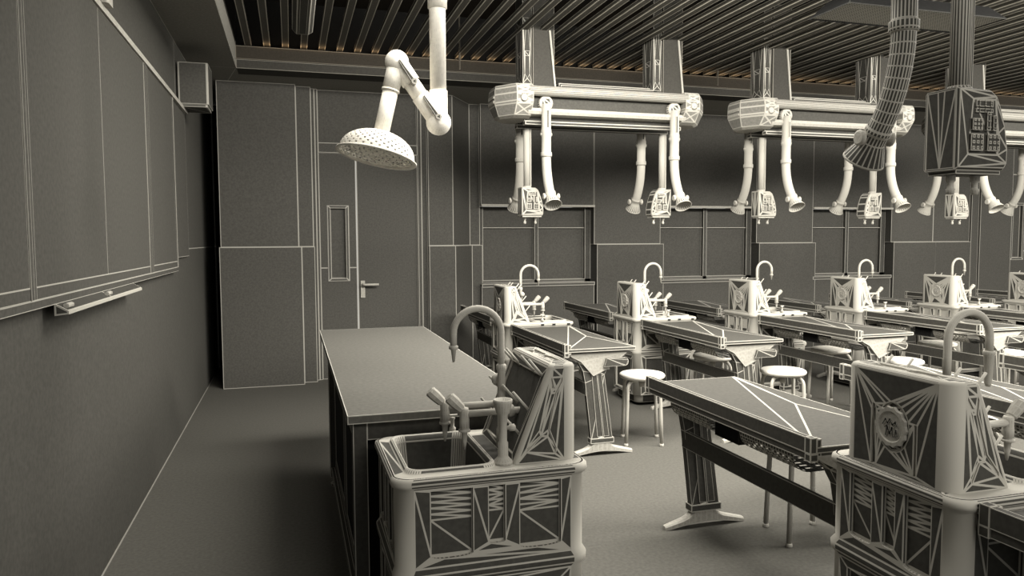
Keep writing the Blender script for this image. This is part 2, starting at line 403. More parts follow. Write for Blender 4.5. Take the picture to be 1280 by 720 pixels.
def tower(root):
    m = MB(); z0, z1 = SH, SH+.292; y0, y1 = -.20, .20; sg = 13
    rr = (.044, .012, .012, .044)
    bot = rrect(.012, .225, y0, y1, z0, rr, sg); top = rrect(.012, .108, y0, y1, z1, rr, sg)
    flat = {sg, 2*sg+1, 3*sg+2, 4*sg+3}
    m.loft([bot, top], False, False, True, skip=lambda i: i in flat)
    bone = [(.26,.13),(.50,.26),(.62,.26),(.86,.14),(.88,.17),(.70,.32),(.60,.76),(.86,.92),(.84,.95),(.52,.82),(.40,.82),(.10,.94),(.09,.90),(.36,.74),(.44,.32),(.24,.17)]
    bone = [(.22,.08),(.45,.27),(.62,.28),(.88,.12),(.90,.16),(.70,.34),(.62,.73),(.84,.86),(.82,.90),(.56,.79),(.44,.79),(.16,.90),(.14,.86),(.40,.73),(.44,.34),(.20,.14)]
    for k, (i, j) in enumerate([(sg, sg+1), (2*sg+1, 2*sg+2), (3*sg+2, 3*sg+3), (4*sg+3, 0)]):
        q = [bot[i], bot[j], top[j], top[i]]
        if k in (0, 2):
            h = bone if k == 0 else [(1-u, v) for u, v in bone]
            m.panel(q, [h], .004)
        elif k == 1:
            m.panel(q, [[(.08,.08),(.92,.08),(.92,.9),(.08,.9)]], .006)
        else:
            # back face: plate outline round the medallion plus a slim catch
            circ = [(.5+.185*math.cos(a), .47+.25*math.sin(a)) for a in [2*PI*t/18 for t in range(18)]]
            sl = [(.665+.02*math.cos(a)-.0, .47+.13*math.sin(a)) for a in [2*PI*t/10 for t in range(10)]]
            bar = [(.235,.03),(.29,.03),(.29,.60),(.27,.66),(.245,.66),(.235,.60)]
            m.panel(q, [circ, [(1-u+.0, v) for u, v in bar] if False else [(.745,.05),(.775,.05),(.775,.55),(.745,.55)], bar], .006)
    # rounded shoulder and top with shallow tray
    t1 = rrect(.015, .104, y0+.003, y1-.003, z1+.007, rr, sg); t2 = rrect(.022, .096, y0+.012, y1-.012, z1+.010, (.03,.01,.01,.03), sg)
    m.loft([top, t1, t2], False, False, True)
    t = [t2[sg//2], t2[sg+1+sg//2], t2[2*sg+2+sg//2], t2[3*sg+3+sg//2]]
    m.loft([t2, [p*1 for p in rrect(.03,.09,y0+.03,y1-.03,z1+.010,.008,sg)]], False, False)
    m.panel([(.03,y0+.03,z1+.0099),(.09,y0+.03,z1+.0099),(.09,y1-.03,z1+.0099),(.03,y1-.03,z1+.0099)], [[(.2,.1),(.5,.2),(.8,.1),(.8,.45),(.6,.5),(.8,.6),(.8,.9),(.5,.8),(.2,.9),(.2,.6),(.4,.5),(.2,.45)]], .006)
    o = m.done('tower', M_GREY, root)
    # medallion with toothed rim and peak marks
    T = Matrix.Translation((.0095, .005, SH+.137)) @ Matrix.Rotation(-PI/2, 4, 'Y')
    m = MB(); n = 28
    lo = [T @ Vector(((.062 if k % 2 else .057)*math.cos(2*PI*k/n), (.062 if k % 2 else .057)*math.sin(2*PI*k/n), -.004)) for k in range(n)]
    hi = [T @ Vector(((.060 if k % 2 else .055)*math.cos(2*PI*k/n), (.060 if k % 2 else .055)*math.sin(2*PI*k/n), .004)) for k in range(n)]
    i1 = [T @ Vector((.046*math.cos(2*PI*k/n), .046*math.sin(2*PI*k/n), .004)) for k in range(n)]
    i2 = [T @ Vector((.043*math.cos(2*PI*k/n), .043*math.sin(2*PI*k/n), .0005)) for k in range(n)]
    m.loft([lo, hi, i1, i2], False, True, False)
    md = m.done('medallion', M_PALE, root); md['wk'] = .15
    def stroke(pts, w=.004):
        for a, b in zip(pts, pts[1:]):
            a = Vector(a); b = Vector(b); d = (b-a).normalized(); nn = Vector((-d.y, d.x))*w
            q = [a-nn-d*w, b-nn+d*w, b+nn+d*w, a+nn-d*w]
            m.loft([[T @ Vector((p.x, p.y, .0)) for p in q], [T @ Vector((p.x, p.y, .003)) for p in q]])
    # local frame of T: x = up, y = across (+y of the room)
    m = MB()
    W = lambda u, v: (v, -u)      # u: to the viewer's right, v: up
    stroke([W(-.016,-.026), W(-.011,-.002), W(-.002,-.020), W(.007,-.002), W(.012,-.026)], .0035)
    stroke([W(.018,-.026), W(.022,-.006), W(.027,-.022)], .003)
    stroke([W(-.028,.004), W(-.018,.020), W(-.010,.010), W(-.002,.022), W(.008,.008), W(.018,.016), W(.026,.006)], .003)
    stroke([W(-.020,-.004), W(-.010,.004)], .0025)
    m.done('emblem_marks', M_DARK, md)['wk'] = .25
    return o
def fittings(root, sleeve=False):
    # gooseneck
    bx = .205; zc = SH+.385; R = .08
    m = MB(); path = [(bx,0,SH+.27)] + [(bx,0,zc-.05)] + [(bx+R-R*math.cos(a), 0, zc+R*math.sin(a)) for a in [PI*k/16 for k in range(17)]]
    ox = bx+2*R
    path.append((ox,0,zc-.045)); m.tube(path, .0115, 14); g = m.done('gooseneck_faucet', M_PALE, root); g['wk'] = .6
    m = MB()
    if sleeve: m.lathe([(.0165,zc-.040),(.0175,zc-.044),(.0175,zc-.052),(.0140,zc-.056),(.0105,zc-.14),(.006,zc-.15)], 14, Matrix.Translation((ox,0,0)))
    else: m.lathe([(.010,zc-.035),(.0155,zc-.040),(.0155,zc-.048),(.009,zc-.052),(.004,zc-.092)], 12, Matrix.Translation((ox,0,0)))
    m.done('nozzle', M_PALE, g)['wk'] = .6
    m = MB(); m.lathe([(.019,SH),(.017,SH+.06),(.0135,SH+.07),(.0135,SH+.255),(.017,SH+.262),(.017,SH+.275),(.012,SH+.28)], 14, Matrix.Translation((bx,0,0)))
    m.lathe([(.006,-.02),(.019,-.016),(.022,0),(.019,.016),(.006,.02)], 14, Matrix.Translation((bx+.004,-.028,SH+.222)) @ Matrix.Rotation(PI/2,4,'X'))
    m.done('faucet_stem', M_PALE, g)['wk'] = .6
    # two lever taps
    for y, dz, x1 in ((-.055, .0, .385), (.060, .0, .345)):
        z = SH+.135+dz; x0 = .13
        m = MB(); m.tube([(x0,y,z),(x1,y,z)], .0115, 12); m.lathe([(.020,-.012),(.022,0),(.018,.01),(.0115,.012)], 12, Matrix.Translation((x0+.065,y,z)) @ Matrix.Rotation(PI/2,4,'Y'))
        m.lathe([(.013,.02),(.0155,.012),(.0155,-.014),(.0165,-.02),(.0165,-.045),(.011,-.048),(.019,-.05),(.019,-.056),(.010,-.06),(.0085,-.085),(.003,-.115)], 12, Matrix.Translation((x1,y,z)))
        t = m.done('water_tap', M_PALE, root); t['wk'] = .6
        m = MB(); T = rod_mat((x1-.005,y,z+.004), (x1+.05,y,z+.058))
        m.lathe([(.011,0),(.0125,.018),(.016,.022),(.019,.05),(.019,.074),(.013,.078)], 8, T, sm=False); m.done('tap_handle', M_PALE, t)['wk'] = .6
    # cup drain stand
    cy = .175; cx = .25
    m = MB(); m.lathe([(.032,SH),(.030,SH+.008),(.018,SH+.02),(.016,SH+.025),(.016,SH+.065),(.0125,SH+.07),(.0125,SH+.125),(.015,SH+.13),(.015,SH+.152),(.021,SH+.158),(.030,SH+.192),(.030,SH+.200),(.024,SH+.200),(.014,SH+.165)], 18, Matrix.Translation((cx,cy,0)))
    c = m.done('eyewash_cup', M_PALE, root); c['wk'] = .6
    m = MB(); m.lathe([(.006,0),(.007,.02),(.0115,.022),(.0115,.036),(.006,.040)], 12, Matrix.Translation((cx,cy,SH+.11)) @ Matrix.Rotation(-PI/2,4,'Y')); m.done('side_knob', M_PALE, c)['wk'] = .6
    # drying pegs standing off the slope
    for row, (xr, zr, ys) in enumerate(((.118, SH+.262, (-.165,-.085,.085,.165)), (.165, SH+.16, (-.14,.03,.15)), (.19, SH+.08, (-.16,.14)))):
        for y in ys:
            m = MB(); m.tube([(xr-.01,y,zr-.01),(xr+.045,y,zr+.055)], [.0048,.0042], 7); m.done('peg', M_PALE, root)['wk'] = .6
    # small valve on the rim
    m = MB(); vx, vy = .325, -HD+.025
    m.lathe([(.012,SH+.01),(.012,SH+.02),(.007,SH+.024),(.007,SH+.05),(.010,SH+.052),(.010,SH+.06)], 10, Matrix.Translation((vx,vy,0)))
    m.box(vx-.018, vx+.018, vy-.005, vy+.005, SH+.06, SH+.068)
    v = m.done('rim_valve', M_PALE, root); v['wk'] = .6
    # small dark slots in the lip
    for y in (-HD-.0125,):
        for x in (.30, .40, .53):
            m = MB(); m.box(x, x+.028, y, y+.008, SH-.026, SH-.012); m.done('overflow_slot', M_BLACK, root)
GS = 'student sink units between the desks'
S0 = (1.66, 1.725, 0)
sink = thing('lab_sink_unit', 'large near grey sink unit with a round medallion on its tower, at right foreground', 'sink', S0, 0, GS)
cabinet(sink); sink_deck(sink); tower(sink); fittings(sink, True)
set_wire(sink, wire_for((1.8,1.7,.9), 1.18))
# teacher's unit: turned round
T0 = (.862, 2.335, 0)
tsink = thing('lab_sink_unit', 'grey sink unit with empty basin at the near end of the demonstration table', 'sink', T0, PI)
cabinet(tsink); sink_deck(tsink); tower(tsink); fittings(tsink, False)
set_wire(tsink, wire_for((.6,2.2,.9), 1.12))
PX = 1.166
ORD = ['first', 'second', 'third', 'fourth', 'fifth', 'sixth', 'seventh']
far_first = None
for k in range(7):
    loc = (1.665+PX*k, 6.02, 0)
    w = wire_for((loc[0]+.2, 6.0, .9), .80)
    lab = ORD[k] + ' sink unit from the left in the far row below the windows'
    if far_first is None:
        s = dup(tsink, loc, lab, w, 0); s['group'] = 'student sink units in the far row'; far_first = s
    else: s = dup(far_first, loc, lab, w)

# ------------------------------------------------------------------ student desk (local: apron side x=0, y from 0 (near end) to LD)
LD = 1.24; ZS = .735; ZA = .767; DW = .50
def make_desk(label, loc):
    d = thing('student_desk', label, 'desk', loc, 0, 'student desks joined to the sink units')
    # worktop
    m = MB(); A = (0.012,LD,ZS); B = (DW,LD,ZS); C = (DW,0,ZS); D = (.012,0,ZS); Mi = (.385,.60,ZS)
    e = (.06, 0.10, ZS)
    B2 = (DW-.012,LD,ZS)
    m.f([A,D,B2]); m.f([B2,D,Mi]); m.f([B2,Mi,B]); m.f([Mi,C,B]); m.f([Mi,D,C])
    zb = ZS-.022
    m.f([(DW,0,zb),(DW,LD,zb),(DW,LD,ZS),(DW,0,ZS)]); m.f([(.012,0,zb),(DW,0,zb),(DW,0,ZS),(.012,0,ZS)]); m.f([(.012,LD,zb),(DW,LD,zb),(DW,LD,ZS),(.012,LD,ZS)])
    m.f([(.012,0,zb),(DW,0,zb),(DW-.03,.03,zb-.012),(.05,.03,zb-.012)]); m.f([(.012,LD,zb),(DW,LD,zb),(DW-.03,LD-.03,zb-.012),(.05,LD-.03,zb-.012)])
    m.f([(DW,0,zb),(DW,LD,zb),(DW-.03,LD-.03,zb-.012),(DW-.03,.03,zb-.012)]); m.f([(.05,.03,zb-.012),(DW-.03,.03,zb-.012),(DW-.03,LD-.03,zb-.012),(.05,LD-.03,zb-.012)])
    m.done('tabletop', M_TOP, d)
    # apron board with lower ledge
    m = MB(); m.box(-.012, .012, .03, LD-.03, .712, ZA); m.box(-.008, .016, .03, LD-.03, .686, .712)
    m.done('apron', M_DARK, d)['wk'] = .85
    for y in (0, LD-.03):
        m = MB(); m.box(-.013, .014, y, y+.03, .712, ZA+.002); m.box(-.013, .02, y, y+.03, .684, .712); m.box(.014, .034, y+.002, y+.028, .70, ZA-.004)
        m.done('apron_end_cap', M_DARK, d)
    # leg frames
    for s, y in ((0, .03), (1, LD-.115)):
        m = MB(); t = .04
        to = lambda u, v, w: (u, w, v)
        outer = arc(.16, .56, .10, PI*.5, 0, 8)
        prof = [(.02,.70),(.44,.70),(.44,.685),(.30,.58),(.285,.55),(.345,.105),(.19,.105),(.145,.50)] + [(.13,.58),(.095,.64),(.03,.675)]
        m.prism(prof, to, y, y+t)
        m.prism([(.19,.56),(.262,.56),(.318,.13),(.232,.13)], to, y-.004, y); m.prism([(.19,.56),(.262,.56),(.318,.13),(.232,.13)], to, y+t, y+t+.004)
        m.prism([(.222,.56),(.232,.56),(.282,.13),(.270,.13)], to, y-.007, y-.004); m.prism([(.222,.56),(.232,.56),(.282,.13),(.270,.13)], to, y+t+.004, y+t+.007)
        lg = m.done('leg', M_DARK, d); lg['wk'] = .5
        m = MB(); n = 14; loops = []
        for k in range(n+1):
            u = k/n; xx = .045+.45*u
            c = math.sin(PI*u); bump = math.exp(-((u-.48)/.13)**2)
            zt = .022+.040*c+.075*bump; zb = .0 + .030*c**1.2 if 0 < k < n else 0
            hw = .016+.012*c
            yc = y+t/2
            loops.append([Vector((xx,yc-hw,zb)),Vector((xx,yc+hw,zb)),Vector((xx,yc+hw,zt-.008)),Vector((xx,yc+hw*.6,zt)),Vector((xx,yc-hw*.6,zt)),Vector((xx,yc-hw,zt-.008))])
        m.loft(loops, sm=False); ft = m.done('foot', M_PALE, lg); ft['wk'] = .9
        m = MB(); m.box(.182,.352,y-.01,y+t+.01,.085,.12); m.done('ankle', M_GREY, lg)
        # pale gusset under the end and the rounded end bar
        m = MB(); ye = y-.004 if s == 0 else y+t
        g = [(.02,.698),(.45,.698),(.305,.59),(.20,.545)]+[(.15,.60),(.11,.645),(.05,.675)]
        m.prism(g, to, ye-.008, ye+.012); m.done('gusset', M_PALE, lg)['wk'] = .8
        m = MB(); sl = arc(.42,.635,.028,-PI/2,PI/2,8)+[(.29,.663),(.27,.607)]
        m.prism(sl, to, y-.03, y+t+.03); m.done('end_bar', M_DARK, lg)['wk'] = .3
    m = MB(); m.box(.15,.17,.035,LD-.08,.413,.497); m.done('modesty_rail', M_DARK, d)['wk'] = .6
    # socket box and perforated book tray
    m = MB(); m.box(.05,.17,.52,.70,.60,.70); m.box(.055,.165,.50,.52,.61,.69); m.done('socket_box', M_BLACK, d)
    for y0, y1 in ((.16,.50),(.74,1.08)):
        m = MB(); n1 = 8; n2 = 20
        pts = []
        for i in range(n1+1):
            a = PI*.5*i/n1; pts.append((.115-.075*math.cos(a)+.0, .665-.075*math.sin(a)))
        pts += [(.115+.06*k, .59) for k in (1,2,3,4)]
        for i in range(len(pts)-1):
            for j in range(n2):
                a, b = pts[i], pts[i+1]; ya, yb2 = y0+(y1-y0)*j/n2, y0+(y1-y0)*(j+1)/n2
                if (i+j) % 2 == 0 and 0 < j < n2-1 and 0 < i < len(pts)-2:
                    ga = .25; ia = (a[0]+(b[0]-a[0])*ga, a[1]+(b[1]-a[1])*ga); ib = (a[0]+(b[0]-a[0])*(1-ga), a[1]+(b[1]-a[1])*(1-ga)); yi, yj = ya+(yb2-ya)*.15, yb2-(yb2-ya)*.15
                    O4 = [(a[0],ya,a[1]),(b[0],ya,b[1]),(b[0],yb2,b[1]),(a[0],yb2,a[1])]; I4 = [(ia[0],yi,ia[1]),(ib[0],yi,ib[1]),(ib[0],yj,ib[1]),(ia[0],yj,ia[1])]
                    for q in range(4): m.f([O4[q],O4[(q+1)%4],I4[(q+1)%4],I4[q]])
                else: m.f([(a[0],ya,a[1]),(b[0],ya,b[1]),(b[0],yb2,b[1]),(a[0],yb2,a[1])])
        m.done('book_tray', M_GREY, d)['wk'] = .45
    return d
XD = 1.715
R1F, R1N, R2N, R2B = 2.115, .222, 4.515, 6.40
desk = make_desk('nearest free-standing desk left of the medallion sink, its worktop empty', (XD, R1F, 0))
set_wire(desk, wire_for((2.0, 2.7, .75), 1.15))
def put_desk(x, y, label, k=.95):
    return dup(desk, (x, y, 0), label, wire_for((x+.2, y+.6, .75), k))
put_desk(XD, R1N, 'desk end at the bottom right corner, butting against the medallion sink', 1.15)
put_desk(XD+PX+.01, R1F, 'desk half hidden behind the medallion sink, second from left in the near rows', 1.1)
put_desk(XD+2*PX-.02, R1F, 'desk just right of the medallion sink tower, third from left in the near rows', 1.0)
for k in range(7):
    put_desk(XD+PX*k, R2N, ORD[k] + ' desk from the left running forward from the far row of sinks', .88)
    put_desk(XD+PX*k, R2B, ORD[k] + ' desk from the left standing behind the far row of sinks, by the windows', .72)

# ------------------------------------------------------------------ stools
def make_stool(label, loc):
    s = thing('round_stool', label, 'stool', loc, .45, 'round stools at the student desks')
    m = MB(); m.lathe([(.10,.462),(.150,.466),(.160,.474),(.163,.484),(.160,.494),(.150,.500),(.09,.502)], 40); m.done('seat', M_STOOL, s)
    for k in range(4):
        m = MB(); a = PI/2*k; c, n = math.cos(a), math.sin(a)
        pr = [(.035,.455)] + [(.10+.06*math.sin(t), .395+.06*math.cos(t)) for t in [PI/2*q/7 for q in range(8)]] + [(.168,.20),(.176,.012)]
        m.tube([(r*c, r*n, z) for r, z in pr], .0125, 12); lg = m.done('leg', M_GREY, s); lg['wk'] = .62
        m = MB(); m.lathe([(.015,0),(.016,.006),(.0145,.02)], 10, Matrix.Translation((.176*c,.176*n,0))); m.done('foot_cap', M_PALE, lg)['wk'] = .5
    m = MB(); m.lathe([(.05,.445),(.06,.462)], 16); m.lathe([(.02,.40),(.024,.445)], 12); m.done('hub', M_PALE, s)['wk'] = .6
    return s
stool = make_stool('round pale stool beside the first desk of the far sinks, left of the free-standing desk', (2.39, 4.77, 0))
set_wire(stool, wire_for((2.4, 4.7, .4), .95))
def put_stool(x, y, label, k=.9, rz=.45): return dup(stool, (x, y, 0), label, wire_for((x, y, .4), k), rz)
put_stool(2.37, 3.00, 'stool tucked under the nearest free-standing desk, only its legs in view', 1.0, .6)
put_stool(3.435, 4.585, 'round pale stool beside the second far desk, above the nearest desk top')
put_stool(4.60, 4.68, 'round pale stool whose seat shows just above the medallion sink tower')
put_stool(5.76, 4.77, 'round pale stool at the right edge, seen through the near gooseneck faucet')
put_stool(3.43, 3.05, 'stool under the second near desk, mostly hidden behind the medallion sink', 1.0)
put_stool(4.45, 3.0, 'stool under the third near desk beyond the medallion sink, at the right edge', 1.0)
for k in range(5):
    put_stool(2.16+PX*k, 5.35, 'stool pushed under the ' + ORD[k] + ' desk before the far sinks', .8, .2+.3*k)

# ------------------------------------------------------------------ demonstration table
tt = thing('demonstration_table', 'large plain grey demonstration table running to the door, sink unit at its near end', 'table', (.53, 3.87, 0))
ox, oy = .53, 3.87
X0, X1, Y0, Y1, ZT2 = .174-ox, .882-ox, 2.59-oy, 5.165-oy, .85
m = MB(); m.box(X0, X1, Y0, Y1, ZT2-.03, ZT2); m.done('tabletop', M_TABLE, tt, wire_for((.5,3.2,.85), .85))
m = MB()
m.box(X0+.05, X1-.05, 2.68-oy, 4.42-oy, .10, ZT2-.03); m.done('cabinet_body', M_BLACK, tt, .002)
for y in (2.62, 4.42):
    m = MB()
    for xx in (X0+.02, X1-.07): m.box(xx, xx+.05, y-oy, y+.06-oy, .06, ZT2-.03)
    m.box(X0+.07, X1-.07, y-oy+.01, y+.05-oy, ZT2-.10, ZT2-.03); m.box(X0+.07, X1-.07, y-oy+.01, y+.05-oy, .08, .12)
    lf = m.done('leg_frame', M_DARK, tt, .003)
    for xx in (X0+.045, X1-.045):
        m = MB(); m.lathe([(.022,0),(.024,.02),(.012,.025),(.012,.06)], 12, Matrix.Translation((xx, y+.03-oy, 0))); m.done('levelling_foot', M_GREY, lf, .002)
m = MB(); m.box(X0+.025, X0+.045, 2.68-oy, 4.42-oy, ZT2-.10, ZT2-.03); m.box(X0+.025, X0+.045, 2.68-oy, 4.42-oy, .09, .12); m.done('side_rail', M_DARK, tt, .003)
m = MB()
for a, b in ((2.69, 2.95), (2.98, 3.5), (3.53, 4.4)):
    m.panel([(X0+.05-.002,b-oy,.13),(X0+.05-.002,a-oy,.13),(X0+.05-.002,a-oy,.74),(X0+.05-.002,b-oy,.74)], [[(.1,.1),(.9,.1),(.9,.9),(.1,.9)]], .004)
m.done('side_panel', M_DARK, tt, .002)

# ------------------------------------------------------------------ ceiling service booms (local: centred on x,y; z world)
def hose(root, x, s, tilt=1):
    """rigid tube on a pivot, ribbed flexible hose, flared bell; s=-1 bends to -y, +1 to +y"""
    y = s*.235; r = .040
    m = MB(); m.lathe([(.058,-.03),(.060,-.02),(.060,.03),(.05,.036)], 20, Matrix.Translation((x,y-s*.03,2.58)) @ Matrix.Rotation(PI/2,4,'X'))
    m.lathe([(r+.004,2.14),(r+.007,2.15),(r+.007,2.175),(r,2.18),(r,2.30),(r+.004,2.31),(r+.004,2.36),(r,2.37),(r,2.57)], 22, Matrix.Translation((x,y,0)), sm=True)
    h = m.done('extraction_tube', M_GREY, root); h['wk'] = 1.0
    m = MB(); m.box(x-.012,x+.012,y-.044,y+.044,2.37,2.52); m.lathe([(.012,-.05),(.012,.05)],8,Matrix.Translation((x,y,2.325)) @ Matrix.Rotation(PI/2,4,'Y')); m.done('pivot_plate', M_DARK, h)
    m = MB(); path = []; n = 9; ang = .62
    Rb = .33/ang*1.0
    for k in range(n+1):
        a = ang*k/n; path.append(Vector((x, y+s*Rb*(1-math.cos(a)), 2.14-Rb*math.sin(a))))
    m.tube(path, r*.97, 22, cap=False); fl = m.done('flexible_hose', M_GREY, h); fl['wk'] = 1.0
    e = path[-1]; dr = Vector((0, s*math.sin(ang), -math.cos(ang)))
    m = MB(); T = rod_mat(e, e+dr)
    m.lathe([(r+.002,-.01),(r+.005,-.005),(r+.005,.01),(r,.015),(r+.002,.045),(r+.032,.115),(r+.033,.12),(r+.029,.118),(r-.004,.045)], 22, T, cap0=False, cap1=False)
    m.done('bell_mouth', M_GREY, h)
    for q in (-1, 1):
        m = MB(); K = T @ Matrix.Translation((q*(r+.004),0,.03)) @ Matrix.Rotation(q*PI/2,4,'Y')
        m.lathe([(.012,0),(.014,.010),(.026,.012),(.028,.022),(.02,.028)], 12, K); m.done('bell_knob', M_PALE, h)['wk'] = .7
def socket_box(root, x, g):
    px_ = x - .03*g
    m = MB(); m.lathe([(.028,1.90),(.028,2.40)], 20, Matrix.Translation((px_,0,0))); m.lathe([(.036,1.895),(.038,1.905),(.030,1.915)], 20, Matrix.Translation((px_,0,0)))
    d = m.done('drop_pole', M_GREY, root)
    m = MB(); m.box(px_+.027, px_+.036, -.015, .015, 1.91, 2.40); m.done('cable_cover', M_GREY, d)
    m = MB()
    def sec(y, i):
        P = [(-.095,1.66),(.090,1.66),(.100,1.675),(.101,1.72),(.088,1.79),(.066,1.855),(.052,1.882),(.030,1.898),(-.095,1.902)]
        return [Vector((x+g*(u*(1-i)), y, v if not i else 1.79+(v-1.79)*(1-i))) for u, v in P]
    m.loft([sec(-.062,.05), sec(-.052,0), sec(.052,0), sec(.062,.05)], False, False)
    for yy in (-.062, .062):
        P = sec(yy,.05)
        pl = [(-.055,1.705),(.06,1.705),(.06,1.77),(.045,1.868),(-.04,1.868)]
        t = bmesh.new(); E = []
        for lpz in (P, [Vector((x+g*u, yy, v)) for u, v in pl]):
            vs = [t.verts.new(p) for p in lpz]; E += [t.edges.new((vs[i], vs[(i+1) % len(vs)])) for i in range(len(vs))]
        bmesh.ops.triangle_fill(t, use_beauty=False, use_dissolve=False, edges=E, normal=(0,1,0))
        for fc in t.faces: m.f([v.co.copy() for v in fc.verts])
        t.free(); m.f([(x+g*u, yy, v) for u, v in pl])
    for sd in (-1,):
        P = [(x+sd*g*.0955,-.05,1.665),(x+sd*g*.0955,.05,1.665),(x+sd*g*.0955,.05,1.897),(x+sd*g*.0955,-.05,1.897)]
        b0 = (P[0][0], 0, 1.665); t0, t1 = (P[0][0],-.012,1.897), (P[0][0],.012,1.897)
        m.f([P[0],b0,P[3]]); m.f([b0,t0,P[3]]); m.f([b0,t1,t0]); m.f([b0,P[2],t1]); m.f([b0,P[1],P[2]])
    hb = m.done('socket_box', M_GREY, root)
    m = MB(); m.box(x-.085,x+.085,-.05,.05,1.648,1.66); m.done('base_plate', M_DARK, hb)
    for s in (-1, 1):
        y = s*.062
        def plate(a0, a1, c0, c1, name, t=.010, mat=M_GREY):
            m = MB(); X = lambda u: x + (u if s < 0 else -u)
            xa_, xb_ = sorted((X(a0), X(a1))); ya_, yb_ = sorted((y, y+s*t))
            m.box(xa_, xb_, ya_, yb_, c0, c1)
            n = 3
            for i in range(n):
                for j in range(n):
                    uu = xa_+(xb_-xa_)*(i+.5)/n; vv = c0+(c1-c0)*(j+.5)/n; rr_ = min(xb_-xa_, c1-c0)*.10
                    yy0, yy1 = sorted((y+s*t, y+s*(t+.003)))
                    m.box(uu-rr_, uu+rr_, yy0, yy1, vv-rr_, vv+rr_)
            return m.done(name, mat, hb)
        plate(-.055,-.008,1.715,1.765,'socket'); plate(.008,.055,1.715,1.765,'socket')
        plate(-.05,-.012,1.775,1.81,'data_port'); plate(.004,.018,1.775,1.83,'switch'); plate(.028,.042,1.775,1.82,'switch')
        plate(-.035,.03,1.828,1.84,'label_strip',.006); plate(-.035,.03,1.845,1.864,'display',.006,M_DARK)
    for xx in (-.05,.045):
        m = MB(); m.lathe([(.010,1.655),(.014,1.645),(.014,1.63),(.009,1.625),(.009,1.61),(.013,1.605),(.010,1.59)], 10, Matrix.Translation((x+xx,0,0))); m.done('gas_outlet', M_PALE, hb)['wk'] = .6
def make_boom(label, loc):
    b = thing('ceiling_service_boom', label, 'service boom', loc, 0, 'ceiling service booms over the sinks')
    hx = .725; to = lambda u, v, w: (w, u, v)
    # upper rounded rails, recessed web, lower rails
    for s in (-1, 1):
        m = MB(); r = .042
        pr = [(s*.245+r*1.15*math.cos(a), 2.675+r*math.sin(a)) for a in [2*PI*k/18 for k in range(18)]]
        m.prism(pr, to, -hx, hx); m.done('upper_rail', M_MID, b)['wk'] = .45
        m = MB(); pr = [(s*.20,2.545),(s*.235,2.535),(s*.24,2.515),(s*.225,2.49),(s*.17,2.48),(s*.14,2.50)]
        m.prism(pr, to, -hx, hx); m.done('lower_rail', M_PALE, b)['wk'] = .5
        m = MB(); m.box(-hx, hx, s*.185-.01, s*.185+.01, 2.52, 2.665); m.done('web', M_GREY, b)['wk'] = .7
        m = MB(); m.box(-hx, hx, s*.12-.03, s*.12+.03, 2.415, 2.445); m.box(-hx, hx, s*.11-.015, s*.11+.015, 2.445, 2.485); m.done('cable_tray', M_GREY, b)
    m = MB(); m.box(-hx, hx, -.20, .20, 2.665, 2.71); m.done('top_cover', M_GREY, b)
    m = MB(); m.box(-hx+.05, hx-.05, -.11, .11, 2.475, 2.52); m.done('underside', M_GREY, b)
    for s in (-1, 1):
        m = MB()
        def pl(z, k):
            return [Vector((s*(hx-.03), -.29*k, z)), Vector((s*(hx+.11), -.285*k, z)), Vector((s*(hx+.25-.14*(1-k)), -.10*k, z)), Vector((s*(hx+.25-.14*(1-k)), .10*k, z)), Vector((s*(hx+.11), .285*k, z)), Vector((s*(hx-.03), .29*k, z))]
        L = [pl(2.465,.55), pl(2.48,.72), pl(2.565,.96), pl(2.585,1.0), pl(2.65,1.0), pl(2.70,.97), pl(2.725,.90)]
        for la, lb in zip(L, L[1:]):
            for i in range(6):
                j = (i+1) % 6
                if i in (0, 4): c = (la[i]+la[j]+lb[i]+lb[j])/4; q = [la[i],la[j],lb[j],lb[i]]; [m.f([q[t],q[(t+1)%4],c]) for t in range(4)]
                else: m.f([la[i],la[j],lb[j],lb[i]])
        m.f(L[0]); m.f(L[-1])
        e = m.done('end_cap', M_MID, b)
        m = MB(); q = [L[2][2],L[2][3],L[0][3],L[0][2]]
        m.loft([[L[1][k]*1.0+Vector((0,0,-.004)) for k in (0,1,2,3,4,5)], [L[0][k]*1.0+Vector((0,0,-.004)) for k in (0,1,2,3,4,5)]], False, True); m.done('cap_underside', M_PALE, e)['wk'] = .6
        for zz in (2.585, 2.625):
            m = MB(); xe = s*(hx+.25); m.box(*sorted((xe-s*.002, xe+s*.006)), -.085, .085, zz, zz+.022); m.done('vent', M_PALE, e)['wk'] = .6
        m = MB(); m.lathe([(.03,-.004),(.035,0),(.02,.006)], 10, Matrix.Translation((s*(hx+.05),-.29,2.61)) @ Matrix.Rotation(PI/2,4,'X')); m.done('cap_screw', M_GREY, e)
    for x in (-.63, .575):
        m = MB(); m.box(x-.02, x+.17, -.13, .13, 2.71, 3.60); p = m.done('support_post', M_TRIM, b); p['wk'] = .8
        m = MB(); m.box(x-.10, x-.02, -.10, .10, 2.73, 3.60)
        m.panel([(x-.1005,.08,2.76),(x-.1005,-.08,2.76),(x-.1005,-.08,3.3),(x-.1005,.08,3.3)], [[(.2,.5),(.8,.5),(.6,.9),(.4,.9)],[(.25,.15),(.5,.08),(.75,.15),(.7,.42),(.3,.42)]], .01)
        m.panel([(x-.10,-.101,2.76),(x-.02,-.101,2.76),(x-.02,-.101,3.3),(x-.10,-.101,3.3)], [[(.2,.5),(.8,.5),(.6,.9),(.4,.9)],[(.25,.15),(.5,.08),(.75,.15),(.7,.42),(.3,.42)]], .01)
        m.done('post_bracket', M_DARK, p)['wk'] = .5
        m = MB(); m.loft([[Vector((x+.17,y,2.71)),Vector((x+.185,y,2.71)),Vector((x+.135,y,3.2)),Vector((x+.12,y,3.2))] for y in (-.14,-.125)]); m.done('post_brace', M_PALE, p)
    m = MB()
